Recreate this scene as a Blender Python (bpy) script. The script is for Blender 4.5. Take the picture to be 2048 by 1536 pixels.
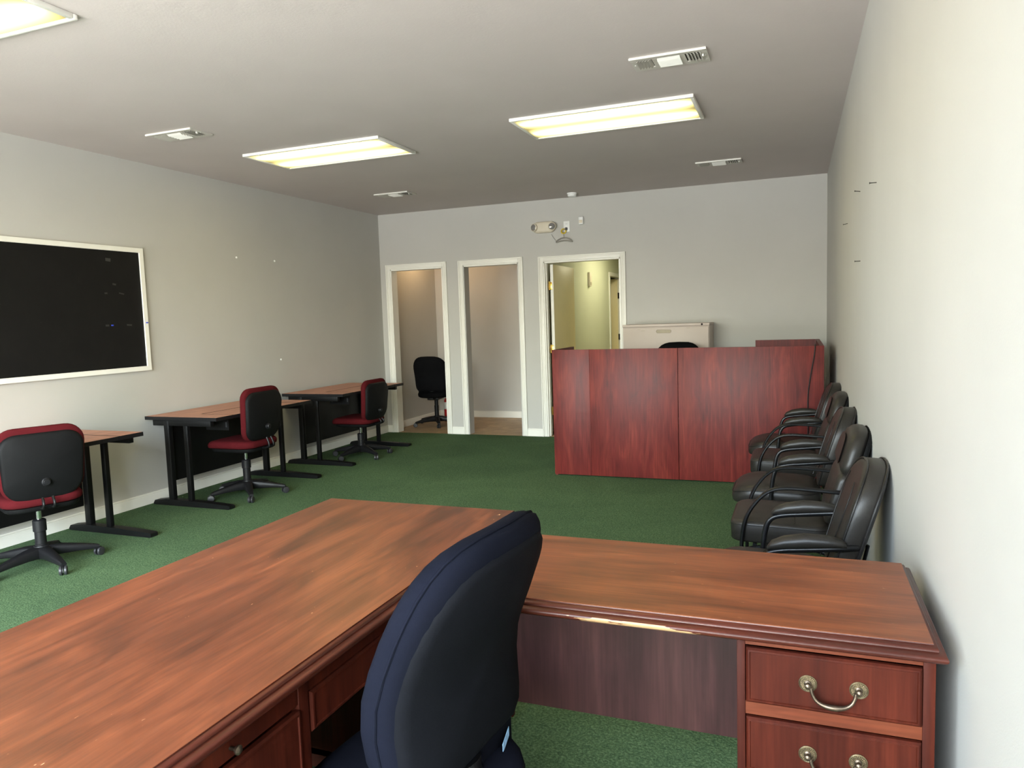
import bpy, bmesh, math, random
from math import sin, cos, pi, radians as rad
from mathutils import Vector, Matrix

random.seed(7)
scene = bpy.context.scene
C = scene.collection
for o in list(bpy.data.objects):
    bpy.data.objects.remove(o, do_unlink=True)

# ------------------------------------------------------------------ camera
YAW, PITCH, ROLL, FPX, CAMZ = 0.371521, -0.089193, -0.033031, 1476.64, 1.41101
_f = Vector((-sin(YAW) * cos(PITCH), cos(YAW) * cos(PITCH), sin(PITCH)))
_r0 = Vector((cos(YAW), sin(YAW), 0)); _u0 = _r0.cross(_f)
_r = cos(ROLL) * _r0 + sin(ROLL) * _u0; _u = -sin(ROLL) * _r0 + cos(ROLL) * _u0
cam_d = bpy.data.cameras.new('camera'); cam = bpy.data.objects.new('camera', cam_d); C.objects.link(cam)
cam_d.sensor_width = 36.0; cam_d.sensor_fit = 'HORIZONTAL'; cam_d.lens = FPX / 2048 * 36.0
cam_d.clip_start = 0.05; cam_d.clip_end = 200
cam.matrix_world = Matrix(((_r.x, _u.x, -_f.x, 0), (_r.y, _u.y, -_f.y, 0), (_r.z, _u.z, -_f.z, CAMZ), (0, 0, 0, 1)))
scene.camera = cam

# ------------------------------------------------------------------ world, daylight, exposure
world = bpy.data.worlds.new('daylight'); scene.world = world; world.use_nodes = True
wn = world.node_tree.nodes; wl = world.node_tree.links; wn.clear()
w_out = wn.new('ShaderNodeOutputWorld'); w_bg = wn.new('ShaderNodeBackground'); w_sky = wn.new('ShaderNodeTexSky')
w_sky.sky_type = 'NISHITA'; w_sky.sun_disc = False; w_sky.sun_elevation = rad(62); w_sky.sun_rotation = rad(143)
w_sky.air_density = 1.4; w_sky.dust_density = 3.0
w_bg.inputs['Strength'].default_value = 4.0
w_hs = wn.new('ShaderNodeHueSaturation'); w_hs.inputs['Saturation'].default_value = 0.6
wl.new(w_sky.outputs[0], w_hs.inputs['Color']); wl.new(w_hs.outputs[0], w_bg.inputs['Color']); wl.new(w_bg.outputs[0], w_out.inputs['Surface'])
scene.view_settings.view_transform = 'Standard'; scene.view_settings.look = 'None'
scene.view_settings.exposure = 0.70; scene.view_settings.gamma = 1.0; scene.view_settings.use_curve_mapping = False
LAMP = 5.0                                        # radiance of the ceiling diffusers
cy = scene.cycles
cy.max_bounces = 6; cy.diffuse_bounces = 4; cy.glossy_bounces = 3; cy.sample_clamp_indirect = 6.0
cy.adaptive_threshold = 0.05; cy.use_denoising = True; cy.denoising_prefilter = 'NONE'; cy.use_light_tree = True; cy.use_guiding = True; cy.guiding_training_samples = 40

# ------------------------------------------------------------------ room measures (metres)
XL, YB, H = -4.931, 8.204, 2.75
YF = -0.95
def XR(y): return 0.2687 + 0.00447 * (YB - y)

# ------------------------------------------------------------------ materials
def lin(c):
    c = c / 255.0
    return c / 12.92 if c <= 0.04045 else ((c + 0.055) / 1.055) ** 2.4
def col(r, g, b): return (lin(r), lin(g), lin(b), 1.0)
MATS = {}
def base_mat(name):
    m = bpy.data.materials.new(name); m.use_nodes = True
    nt = m.node_tree; nt.nodes.clear()
    out = nt.nodes.new('ShaderNodeOutputMaterial'); b = nt.nodes.new('ShaderNodeBsdfPrincipled')
    nt.links.new(b.outputs[0], out.inputs[0])
    MATS[name] = m
    return m, nt, b
def coords(nt, scale=(1, 1, 1), kind='Object'):
    t = nt.nodes.new('ShaderNodeTexCoord'); mp = nt.nodes.new('ShaderNodeMapping')
    mp.inputs['Scale'].default_value = scale
    nt.links.new(t.outputs[kind], mp.inputs['Vector'])
    return mp.outputs[0]
def noise(nt, vec, scale, detail=3, rough=0.55, dist=0.0):
    n = nt.nodes.new('ShaderNodeTexNoise'); n.inputs['Scale'].default_value = scale
    n.inputs['Detail'].default_value = detail; n.inputs['Roughness'].default_value = rough; n.inputs['Distortion'].default_value = dist
    nt.links.new(vec, n.inputs['Vector'])
    return n.outputs['Fac']
def ramp(nt, fac, stops):
    r = nt.nodes.new('ShaderNodeValToRGB'); el = r.color_ramp.elements
    while len(el) < len(stops): el.new(0.5)
    for e, (p, c) in zip(el, stops): e.position = p; e.color = c
    nt.links.new(fac, r.inputs[0])
    return r.outputs[0]
def mixc(nt, fac, a, b, mode='MIX'):
    m = nt.nodes.new('ShaderNodeMix'); m.data_type = 'RGBA'; m.blend_type = mode
    for s, i in ((fac, 0), (a, 6), (b, 7)):
        if isinstance(s, (int, float)): m.inputs[i].default_value = s
        elif isinstance(s, tuple): m.inputs[i].default_value = s
        else: nt.links.new(s, m.inputs[i])
    return m.outputs[2]
def math_(nt, op, a, b=None, c=None):
    m = nt.nodes.new('ShaderNodeMath'); m.operation = op
    for i, s in enumerate((a, b, c)):
        if s is None: continue
        if isinstance(s, (int, float)): m.inputs[i].default_value = s
        else: nt.links.new(s, m.inputs[i])
    return m.outputs[0]
def bump(nt, b, h, strength=0.2, dist=0.002):
    n = nt.nodes.new('ShaderNodeBump'); n.inputs['Strength'].default_value = strength; n.inputs['Distance'].default_value = dist
    nt.links.new(h, n.inputs['Height']); nt.links.new(n.outputs[0], b.inputs['Normal'])
def plain(name, c, rough=0.5, metal=0.0, var=0.06, nscale=30, bstr=0.05, spec=0.5, coat=0.0):
    m, nt, b = base_mat(name)
    v = coords(nt); f = noise(nt, v, nscale, 3)
    dark = tuple(x * (1 - var) for x in c[:3]) + (1,); lite = tuple(min(1, x * (1 + var)) for x in c[:3]) + (1,)
    nt.links.new(ramp(nt, f, [(0.3, dark), (0.7, lite)]), b.inputs['Base Color'])
    b.inputs['Roughness'].default_value = rough; b.inputs['Metallic'].default_value = metal
    b.inputs['Specular IOR Level'].default_value = spec; b.inputs['Coat Weight'].default_value = coat
    if bstr: bump(nt, b, f, bstr, 0.001)
    return m
def paint(name, c, peel=220, strength=0.12, rough=0.6):
    m, nt, b = base_mat(name)
    v = coords(nt); f = noise(nt, v, 1.3, 4); p = noise(nt, v, peel, 2)
    a = tuple(x * 0.965 for x in c[:3]) + (1,); d = tuple(min(1, x * 1.03) for x in c[:3]) + (1,)
    nt.links.new(ramp(nt, f, [(0.3, a), (0.7, d)]), b.inputs['Base Color'])
    b.inputs['Roughness'].default_value = rough; b.inputs['Specular IOR Level'].default_value = 0.3
    bump(nt, b, p, strength, 0.002)
    return m
def wood(name, dark, mid, lite, axis='y', figure=1.0, rough=0.3, coat=0.25, scuffs=0.0, wear=None, spec=0.4):
    """grain runs along axis; figure is the size of the broad bands"""
    m, nt, b = base_mat(name)
    def sc(along, across):
        return {'x': (along, across, across), 'y': (across, along, across), 'z': (across, across, along)}[axis]
    broad = noise(nt, coords(nt, sc(0.8 / figure, 3.4 / figure)), 2.0, 4, 0.55, 0.9)
    streak = noise(nt, coords(nt, sc(1.0, 22)), 2.0, 3, 0.5, 0.3)
    pore = noise(nt, coords(nt, sc(3.0, 75)), 2.0, 2, 0.5, 0.15)
    c1 = ramp(nt, broad, [(0.25, dark), (0.5, mid), (0.75, lite)])
    c2 = ramp(nt, streak, [(0.25, (0.55, 0.51, 0.48, 1)), (0.75, (1.25, 1.23, 1.2, 1))])
    c3 = ramp(nt, pore, [(0.30, (0.56, 0.53, 0.50, 1)), (0.65, (1.12, 1.12, 1.12, 1))])
    colr = mixc(nt, 0.55, c1, mixc(nt, 1.0, c1, c2, 'MULTIPLY'))
    colr = mixc(nt, 0.5, colr, mixc(nt, 1.0, colr, c3, 'MULTIPLY'))
    if scuffs:
        sp = noise(nt, coords(nt, sc(34, 90)), 1.0, 2, 0.5, 0.0)
        sm = ramp(nt, sp, [(0.765, (0, 0, 0, 1)), (0.80, (1, 1, 1, 1))])
        colr = mixc(nt, math_(nt, 'MULTIPLY', sm, scuffs), colr, col(226, 176, 132))
    if wear:
        # bare pale wood where the varnish has been rubbed off an edge, between two x positions
        x0, x1, z0, z1, amt = wear
        sx = nt.nodes.new('ShaderNodeSeparateXYZ'); nt.links.new(coords(nt), sx.inputs[0])
        inx = math_(nt, 'MULTIPLY', math_(nt, 'GREATER_THAN', sx.outputs[0], x0), math_(nt, 'LESS_THAN', sx.outputs[0], x1))
        inz = math_(nt, 'MULTIPLY', math_(nt, 'GREATER_THAN', sx.outputs[2], z0), math_(nt, 'LESS_THAN', sx.outputs[2], z1))
        mid_x = (x0 + x1) / 2; half = (x1 - x0) / 2
        taper = math_(nt, 'SUBTRACT', 1.0, math_(nt, 'ABSOLUTE', math_(nt, 'DIVIDE', math_(nt, 'SUBTRACT', sx.outputs[0], mid_x), half)))
        nn = noise(nt, coords(nt, (14, 60, 150)), 1.0, 3, 0.6)
        msk = math_(nt, 'GREATER_THAN', math_(nt, 'ADD', nn, math_(nt, 'MULTIPLY', taper, 0.35)), amt)
        msk = math_(nt, 'MULTIPLY', msk, math_(nt, 'MULTIPLY', inx, inz))
        fleck = math_(nt, 'GREATER_THAN', noise(nt, coords(nt, (40, 90, 220)), 1.0, 2), 0.76)
        msk = math_(nt, 'MAXIMUM', msk, math_(nt, 'MULTIPLY', fleck, inz))
        colr = mixc(nt, msk, colr, col(172, 136, 98))
    nt.links.new(colr, b.inputs['Base Color'])
    rr = nt.nodes.new('ShaderNodeMapRange'); nt.links.new(broad, rr.inputs[0])
    rr.inputs['To Min'].default_value = rough; rr.inputs['To Max'].default_value = rough * 1.25
    nt.links.new(rr.outputs[0], b.inputs['Roughness'])
    b.inputs['Coat Weight'].default_value = coat; b.inputs['Coat Roughness'].default_value = max(0.30, rough)
    b.inputs['Specular IOR Level'].default_value = spec
    return m
def fabric(name, c, c2, scale=700, rough=0.95, lint=0.0):
    m, nt, b = base_mat(name)
    v = coords(nt); f = noise(nt, v, scale, 2); g = noise(nt, v, 6, 3)
    cc = mixc(nt, 0.35, ramp(nt, f, [(0.35, c), (0.65, c2)]), ramp(nt, g, [(0.3, c), (0.7, c2)]))
    if lint:
        d = ramp(nt, noise(nt, coords(nt, (160, 160, 160)), 1.0, 2), [(0.80, (0, 0, 0, 1)), (0.84, (1, 1, 1, 1))])
        cc = mixc(nt, math_(nt, 'MULTIPLY', d, lint), cc, col(150, 150, 150))
    nt.links.new(cc, b.inputs['Base Color']); b.inputs['Roughness'].default_value = rough
    b.inputs['Sheen Weight'].default_value = 0.0; b.inputs['Specular IOR Level'].default_value = 0.06
    bump(nt, b, f, 0.25, 0.001)
    return m
def emit(name, c, strength, stripes=None):
    m = bpy.data.materials.new(name); m.use_nodes = True; nt = m.node_tree; nt.nodes.clear(); MATS[name] = m
    out = nt.nodes.new('ShaderNodeOutputMaterial'); e = nt.nodes.new('ShaderNodeEmission')
    e.inputs['Color'].default_value = c; e.inputs['Strength'].default_value = strength
    if stripes:
        # two tubes behind a prismatic lens: brighter along each tube, dimmer to the ends
        ln, half, off = stripes
        sx = nt.nodes.new('ShaderNodeSeparateXYZ'); nt.links.new(coords(nt), sx.inputs[0])
        d = math_(nt, 'SUBTRACT', math_(nt, 'ABSOLUTE', sx.outputs[1]), off)
        g = math_(nt, 'DIVIDE', 1.0, math_(nt, 'ADD', 1.0, math_(nt, 'POWER', math_(nt, 'DIVIDE', d, half), 2.0)))
        t = math_(nt, 'SUBTRACT', 1.0, math_(nt, 'POWER', math_(nt, 'ABSOLUTE', math_(nt, 'DIVIDE', sx.outputs[0], ln)), 6.0))
        k = math_(nt, 'MULTIPLY', math_(nt, 'ADD', math_(nt, 'MULTIPLY', g, 1.25), 0.03), math_(nt, 'ADD', math_(nt, 'MULTIPLY', t, 0.85), 0.15))
        rib = math_(nt, 'ADD', math_(nt, 'MULTIPLY', math_(nt, 'SINE', math_(nt, 'MULTIPLY', sx.outputs[0], 700.0)), 0.06), 1.0)
        nt.links.new(math_(nt, 'MULTIPLY', math_(nt, 'MULTIPLY', k, rib), strength), e.inputs['Strength'])
    nt.links.new(e.outputs[0], out.inputs[0])
    return m

paint('wall_paint', col(188, 186, 181)); paint('ceiling_paint', col(194, 185, 182), 90, 0.25, 0.8)
paint('hall_paint', col(206, 208, 184)); paint('closet_paint', col(190, 188, 184))
plain('white_trim', col(236, 234, 226), 0.35, 0, 0.02, 8, 0.02)
plain('cream_door', col(244, 228, 180), 0.4, 0, 0.02, 4, 0.02)
plain('white_metal', col(228, 226, 220), 0.4, 0, 0.02, 20, 0.02)
plain('vent_metal', col(190, 186, 178), 0.45, 0, 0.03, 20, 0.02)
plain('dark_void', col(16, 15, 14), 0.9)
plain('black_plastic', col(21, 21, 23), 0.45, 0, 0.1, 60, 0.08, 0.25)
plain('black_shell', col(15, 15, 16), 0.6, 0, 0.08, 200, 0.12, 0.15)
plain('black_metal', col(13, 13, 14), 0.42, 0, 0.08, 60, 0.03, 0.25)
plain('chair_tube', col(20, 20, 22), 0.32, 0.3, 0.06, 40, 0.0)
plain('caster_grey', col(44, 44, 47), 0.45, 0, 0.08, 40, 0.03)
plain('chrome', col(210, 212, 214), 0.15, 1.0, 0.02, 10, 0.0)
plain('silver_plate', col(200, 204, 208), 0.35, 0.6, 0.03, 10, 0.0)
plain('brass', col(208, 170, 84), 0.25, 1.0, 0.1, 30, 0.02)
plain('old_bronze', col(96, 83, 70), 0.38, 0.9, 0.25, 120, 0.1)
plain('bronze_bright', col(150, 135, 104), 0.36, 0.9, 0.25, 160, 0.1)
plain('beige_metal', col(196, 182, 172), 0.45, 0, 0.02, 6, 0.02)
plain('beige_dark', col(168, 156, 132), 0.5)
plain('beige_plastic', col(214, 204, 184), 0.45, 0, 0.03, 20, 0.02)
plain('lamp_glass', col(150, 148, 146), 0.15, 0.4, 0.1, 60, 0.05)
plain('white_plastic', col(234, 234, 232), 0.4, 0, 0.02, 20, 0.02)
plain('yellow_plastic', col(214, 184, 30), 0.5)
plain('grey_cable', col(150, 146, 138), 0.5)
plain('black_cable', col(20, 18, 18), 0.5)
plain('red_paint', col(168, 22, 26), 0.35, 0, 0.05, 10, 0.0)
plain('label_paper', col(214, 212, 206), 0.7, 0, 0.25, 60, 0.0)
plain('tag_paper', col(150, 190, 226), 0.6, 0, 0.25, 90, 0.0)
plain('tape_scrap', col(46, 46, 44), 0.6); plain('blue_pin', col(50, 70, 190), 0.4)
plain('nail_metal', col(60, 58, 56), 0.4, 0.8)
plain('leather', col(38, 35, 32), 0.42, 0, 0.12, 260, 0.22, 0.4)
plain('leather_piping', col(26, 24, 23), 0.40, 0, 0.1, 100, 0.05)
plain('pavement', col(214, 208, 196), 0.9, 0, 0.06, 2, 0.1)
plain('frame_metal', col(120, 118, 114), 0.4, 0.6)
fabric('red_fabric', col(66, 17, 21), col(83, 24, 28))
fabric('navy_fabric', col(11, 13, 20), col(17, 19, 29), 900, 0.95, 0.4)
fabric('navy_shell', col(12, 13, 16), col(17, 18, 22), 300, 0.75, 0.12)
fabric('black_fabric', col(12, 12, 14), col(20, 20, 22))
wood('desk_veneer_y', col(66, 34, 21), col(106, 56, 34), col(134, 74, 45), 'y', 0.75, 0.295, 0.0, 0.85)
wood('desk_veneer_x', col(88, 45, 25), col(122, 65, 37), col(146, 82, 48), 'x', 0.6, 0.30, 0.0, 0.5)
wood('desk_edge', col(46, 18, 13), col(64, 27, 18), col(82, 38, 25), 'y', 1.0, 0.34, 0.0, spec=0.25)
wood('desk_edge_worn', col(50, 20, 14), col(68, 28, 19), col(86, 40, 27), 'x', 1.0, 0.32, 0.0, 0, (-0.47, -0.19, 0.728, 0.741, 0.62))
wood('drawer_wood', col(48, 17, 10), col(66, 25, 15), col(80, 32, 19), 'z', 0.8, 0.45, 0.0, spec=0.1)
wood('rail_wood', col(72, 32, 18), col(94, 44, 25), col(110, 56, 33), 'x', 0.6, 0.42, 0.0, spec=0.2)
wood('panel_wood', col(44, 24, 23), col(58, 32, 31), col(74, 44, 41), 'z', 0.9, 0.42, 0.0, spec=0.3)
wood('reception_wood', col(78, 24, 23), col(104, 35, 31), col(126, 50, 40), 'z', 0.8, 0.42, 0.0, spec=0.3)
wood('table_laminate', col(172, 116, 92), col(188, 132, 108), col(202, 148, 124), 'y', 0.7, 0.4, 0.0)

def carpet(name):
    m, nt, b = base_mat(name)
    v = coords(nt)
    fine = noise(nt, v, 110, 3, 0.7); mid = noise(nt, v, 38, 3); big = noise(nt, v, 1.1, 4, 0.6, 0.6)
    c = ramp(nt, fine, [(0.26, col(30, 45, 35)), (0.5, col(77, 101, 74)), (0.76, col(126, 150, 116))])
    c = mixc(nt, 0.35, c, ramp(nt, mid, [(0.3, col(60, 84, 59)), (0.7, col(98, 119, 86))]))
    c = mixc(nt, 1.0, c, ramp(nt, big, [(0.3, (0.82, 0.84, 0.82, 1)), (0.7, (1.12, 1.12, 1.06, 1))]), 'MULTIPLY')
    nt.links.new(c, b.inputs['Base Color']); b.inputs['Roughness'].default_value = 1.0
    b.inputs['Specular IOR Level'].default_value = 0.02
    bump(nt, b, fine, 0.9, 0.006)
carpet('carpet')
def tile(name):
    m, nt, b = base_mat(name)
    v = coords(nt); f = noise(nt, v, 6, 5, 0.6, 0.8)
    nt.links.new(ramp(nt, f, [(0.3, col(150, 124, 92)), (0.7, col(190, 162, 124))]), b.inputs['Base Color'])
    b.inputs['Roughness'].default_value = 0.45
tile('beige_tile')
def board_mat(name):
    m, nt, b = base_mat(name)
    f = noise(nt, coords(nt, (1, 3, 3)), 2.0, 4, 0.6, 0.5); g = noise(nt, coords(nt, (1, 26, 60)), 1.0, 2)
    c = ramp(nt, f, [(0.35, col(12, 11, 11)), (0.75, col(18, 17, 16))])
    c = mixc(nt, math_(nt, 'MULTIPLY', ramp(nt, g, [(0.76, (0, 0, 0, 1)), (0.82, (1, 1, 1, 1))]), 0.25), c, col(110, 110, 108))
    nt.links.new(c, b.inputs['Base Color']); b.inputs['Roughness'].default_value = 0.75; b.inputs['Specular IOR Level'].default_value = 0.25
board_mat('board_black')
def glass_mat(name):
    m = bpy.data.materials.new(name); m.use_nodes = True; nt = m.node_tree; nt.nodes.clear(); MATS[name] = m
    out = nt.nodes.new('ShaderNodeOutputMaterial'); t = nt.nodes.new('ShaderNodeBsdfTransparent'); g = nt.nodes.new('ShaderNodeBsdfGlossy')
    mx = nt.nodes.new('ShaderNodeMixShader'); fr = nt.nodes.new('ShaderNodeFresnel'); fr.inputs['IOR'].default_value = 1.3
    t.inputs['Color'].default_value = (0.93, 0.95, 0.95, 1); g.inputs['Roughness'].default_value = 0.02
    nt.links.new(fr.outputs[0], mx.inputs[0]); nt.links.new(t.outputs[0], mx.inputs[1]); nt.links.new(g.outputs[0], mx.inputs[2])
    nt.links.new(mx.outputs[0], out.inputs[0])
glass_mat('window_glass')
emit('lamp_lens', (1.0, 0.83, 0.32, 1), LAMP, (0.60, 0.055, 0.14))
emit('hall_lens', (1.0, 0.94, 0.64, 1), 9.0)
emit('bulb', (1.0, 0.66, 0.32, 1), 110.0)

# ------------------------------------------------------------------ geometry helpers: a shape is (verts, faces)
def G(): return ([], [])
def add(g, *others):
    for v, f in others:
        n = len(g[0]); g[0].extend(v); g[1].extend([tuple(i + n for i in q) for q in f])
    return g
def xf(g, m): return ([tuple(m @ Vector(p)) for p in g[0]], g[1])
def mv(g, x=0, y=0, z=0): return ([(p[0] + x, p[1] + y, p[2] + z) for p in g[0]], g[1])
def rot(g, axis, a): return xf(g, Matrix.Rotation(a, 4, axis))
def warp(g, fn): return ([tuple(fn(*p)) for p in g[0]], g[1])
BOXF = [(0, 3, 2, 1), (4, 5, 6, 7), (0, 1, 5, 4), (1, 2, 6, 5), (2, 3, 7, 6), (3, 0, 4, 7)]
def box(x0, x1, y0, y1, z0, z1, bev=0.0, seg=2):
    if x0 > x1: x0, x1 = x1, x0
    if y0 > y1: y0, y1 = y1, y0
    if z0 > z1: z0, z1 = z1, z0
    v = [(x0, y0, z0), (x1, y0, z0), (x1, y1, z0), (x0, y1, z0), (x0, y0, z1), (x1, y0, z1), (x1, y1, z1), (x0, y1, z1)]
    if not bev: return (v, list(BOXF))
    bm = bmesh.new(); vs = [bm.verts.new(p) for p in v]
    for q in BOXF: bm.faces.new([vs[i] for i in q])
    bev = min(bev, 0.49 * min(x1 - x0, y1 - y0, z1 - z0))
    bmesh.ops.bevel(bm, geom=list(bm.edges), offset=bev, segments=seg, profile=0.5, affect='EDGES')
    bm.verts.index_update()
    g = ([tuple(p.co) for p in bm.verts], [tuple(p.index for p in f.verts) for f in bm.faces]); bm.free()
    return g
def loft(rings, cap=True, closed=True):
    n = len(rings[0]); v = [p for r in rings for p in r]; f = []
    for k in range(len(rings) - 1):
        for i in range(n if closed else n - 1):
            j = (i + 1) % n
            f.append((k * n + i, k * n + j, (k + 1) * n + j, (k + 1) * n + i))
    if cap: f.append(tuple(range(n - 1, -1, -1))); f.append(tuple((len(rings) - 1) * n + i for i in range(n)))
    return (v, f)
def prism(poly, t0, t1, axis='z'):
    def p3(a, b, t): return {'z': (a, b, t), 'y': (a, t, b), 'x': (t, a, b)}[axis]
    return loft([[p3(a, b, t0) for a, b in poly], [p3(a, b, t1) for a, b in poly]])
def lathe(prof, n=20, axis='z'):
    rings = []
    for r, h in prof:
        ring = []
        for i in range(n):
            a = 2 * pi * i / n; x, y = r * cos(a), r * sin(a)
            ring.append({'z': (x, y, h), 'y': (x, h, y), 'x': (h, x, y)}[axis])
        rings.append(ring)
    return loft(rings)
def cyl(r, h0, h1, n=16, axis='z', bev=0.0):
    if bev: return lathe([(r - bev, h0), (r, h0 + bev), (r, h1 - bev), (r - bev, h1)], n, axis)
    return lathe([(r, h0), (r, h1)], n, axis)
def smooth_path(pts, it=2):
    pts = [Vector(p) for p in pts]
    for _ in range(it):
        q = [pts[0]]
        for a, b in zip(pts, pts[1:]): q += [a * 0.75 + b * 0.25, a * 0.25 + b * 0.75]
        q.append(pts[-1]); pts = q
    return pts
def tube(pts, r, n=10, ry=None, up=None, radii=None, smooth=2):
    pts = smooth_path(pts, smooth) if smooth else [Vector(p) for p in pts]
    ry = ry or r; rings = []; last = None
    for k, p in enumerate(pts):
        t = (pts[min(k + 1, len(pts) - 1)] - pts[max(k - 1, 0)]).normalized()
        if last is None:
            ref = Vector(up) if up else (Vector((0, 0, 1)) if abs(t.z) < 0.9 else Vector((1, 0, 0)))
            last = ref
        a = (last - t * last.dot(t)).normalized(); b = t.cross(a); last = a
        s = radii(k / (len(pts) - 1)) if radii else 1.0
        rings.append([tuple(p + a * (ry * s * cos(2 * pi * i / n)) + b * (r * s * sin(2 * pi * i / n))) for i in range(n)])
    return loft(rings)
def rrect(w, h, r, n=6, r2=None):
    """rounded rectangle outline, r for the bottom corners and r2 for the top ones"""
    r2 = r if r2 is None else r2; pts = []
    for cx, cyy, rr, a0 in ((w / 2 - r, -h / 2 + r, r, -pi / 2), (w / 2 - r2, h / 2 - r2, r2, 0), (-w / 2 + r2, h / 2 - r2, r2, pi / 2), (-w / 2 + r, -h / 2 + r, r, pi)):
        for i in range(n + 1):
            a = a0 + pi / 2 * i / n
            pts.append((cx + rr * cos(a), cyy + rr * sin(a)))
    return pts
def pad(outline, t_front, t_back, edge=0.03, crown_f=0.015, crown_b=0.0, nr=4):
    """cushion: outline in (u, v), thickness along w; rounded rim, slightly crowned faces"""
    us = [p[0] for p in outline]; vs = [p[1] for p in outline]
    cu, cv = (min(us) + max(us)) / 2, (min(vs) + max(vs)) / 2
    size = min(max(us) - min(us), max(vs) - min(vs)) / 2
    rings = []
    def ring(s, w): rings.append([(cu + (a - cu) * s, cv + (b - cv) * s, w) for a, b in outline])
    e = edge / size
    for s in (0.08, 0.35, 0.65): ring(s, t_front + crown_f * (1 - s * s))
    for i in range(nr + 1):
        a = pi / 2 * i / nr
        ring(1 - e + e * sin(a), (t_front - edge) + edge * cos(a) if t_front > edge else t_front * cos(a))
    eb = min(edge, abs(t_back)) if t_back < 0 else 0.004
    for i in range(1, nr + 1):
        a = pi / 2 * i / nr
        ring(1 - e + e * cos(a), -(abs(t_back) - eb) - eb * sin(a) if t_back < 0 else 0.0)
    for s in (0.65, 0.35, 0.08): ring(s, t_back - crown_b * (1 - s * s))
    return loft(rings)
def rect_ring(x0, x1, y0, y1, d, z): return [(x0 - d, y0 - d, z), (x1 + d, y0 - d, z), (x1 + d, y1 + d, z), (x0 - d, y1 + d, z)]
def molded(x0, x1, y0, y1, prof): return loft([rect_ring(x0, x1, y0, y1, d, z) for d, z in prof])

def obj(name, g, mat, parent=None, label=None, smooth=True, angle=40, loc=None):
    me = bpy.data.meshes.new(name); me.from_pydata(g[0], [], g[1]); me.update()
    bm = bmesh.new(); bm.from_mesh(me); bmesh.ops.recalc_face_normals(bm, faces=bm.faces); bm.to_mesh(me); bm.free()
    if smooth:
        me.shade_smooth(); me.set_sharp_from_angle(angle=rad(angle))
    me.materials.append(MATS[mat])
    o = bpy.data.objects.new(name, me); C.objects.link(o)
    if loc: o.location = loc
    if parent: o.parent = parent
    if label: o['label'] = label
    return o
def thing(name, label, cat, loc=(0, 0, 0), rz=0.0, group=None):
    o = bpy.data.objects.new(name, None); C.objects.link(o); o.empty_display_size = 0.1
    o.location = loc; o.rotation_euler = (0, 0, rz); o['label'] = label; o['category'] = cat
    if group: o['group'] = group
    return o
def tag(o, label, cat, group=None):
    o['label'] = label; o['category'] = cat
    if group: o['group'] = group
    return o
def struct(name, g, mat, label, cat, **k):
    o = obj(name, g, mat, **k); o['kind'] = 'structure'; o['label'] = label; o['category'] = cat
    return o
def copy_tree(o, parent=None):
    c = o.copy(); C.objects.link(c)
    if parent: c.parent = parent
    for ch in list(o.children): copy_tree(ch, c)
    return c
def dup(o, label, loc, rz=0.0):
    c = copy_tree(o); c.location = loc; c.rotation_euler = (0, 0, rz); c['label'] = label
    return c

# ================================================================== the setting
struct('floor', box(XL - 0.1, 0.5, YF - 0.1, YB, -0.05, 0.0), 'carpet', 'worn green cut pile carpet covering the office floor', 'floor', smooth=False)
struct('floor_hall', box(XL - 0.1, -1.5, YB, 13.6, -0.05, -0.002), 'beige_tile', 'beige tile floor beyond the three doorways', 'floor', smooth=False)
struct('ceiling', box(XL - 0.1, 0.5, YF - 0.1, YB + 0.12, H, H + 0.1), 'ceiling_paint', 'flat white painted ceiling over the office', 'ceiling', smooth=False)
struct('wall_left', box(XL - 0.12, XL, YF - 0.1, YB + 1.62, 0, H), 'wall_paint', 'long pale grey wall behind the training tables', 'wall', smooth=False)
_y0, _y1 = YF - 0.1, YB + 0.12
struct('wall_right', ([(XR(_y0), _y0, 0), (XR(_y0) + 0.12, _y0, 0), (XR(_y1) + 0.12, _y1, 0), (XR(_y1), _y1, 0), (XR(_y0), _y0, H), (XR(_y0) + 0.12, _y0, H), (XR(_y1) + 0.12, _y1, H), (XR(_y1), _y1, H)], list(BOXF)),
       'wall_paint', 'bright pale wall behind the leather armchairs', 'wall', smooth=False)
DOORS = [(-4.785, -4.063, 2.060), (-3.781, -3.070, 2.057), (-2.755, -1.855, 2.043)]
T = 0.12
g = G(); xs = XL
for a, b, h in DOORS:
    add(g, box(xs, a, YB, YB + T, 0, H), box(a, b, YB, YB + T, h, H)); xs = b
add(g, box(xs, XR(YB) + 0.05, YB, YB + T, 0, H))
struct('wall_back', g, 'wall_paint', 'far grey wall with three doorways in it', 'wall', smooth=False)
# storefront behind the photographer
WX0, WX1, WZ0, WZ1 = XL + 0.15, 0.15, 0.12, 2.60
g = add(G(), box(XL - 0.1, WX0, YF - T, YF, 0, H), box(WX1, 0.45, YF - T, YF, 0, H), box(WX0, WX1, YF - T, YF, 0, WZ0), box(WX0, WX1, YF - T, YF, WZ1, H))
struct('wall_front', g, 'wall_paint', 'street wall holding the shop window, behind the photographer', 'wall', smooth=False)
win = obj('window_1', add(G(), box(WX0, WX1, YF - 0.09, YF - 0.03, WZ0, WZ0 + 0.05), box(WX0, WX1, YF - 0.09, YF - 0.03, WZ1 - 0.05, WZ1),
      *[box(WX0 + k * (WX1 - WX0 - 0.05) / 4, WX0 + k * (WX1 - WX0 - 0.05) / 4 + 0.05, YF - 0.09, YF - 0.03, WZ0 + 0.05, WZ1 - 0.05) for k in range(5)]), 'frame_metal', smooth=False)
win['kind'] = 'structure'; win['label'] = 'wide metal framed shop window behind the photographer'; win['category'] = 'window'
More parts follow.
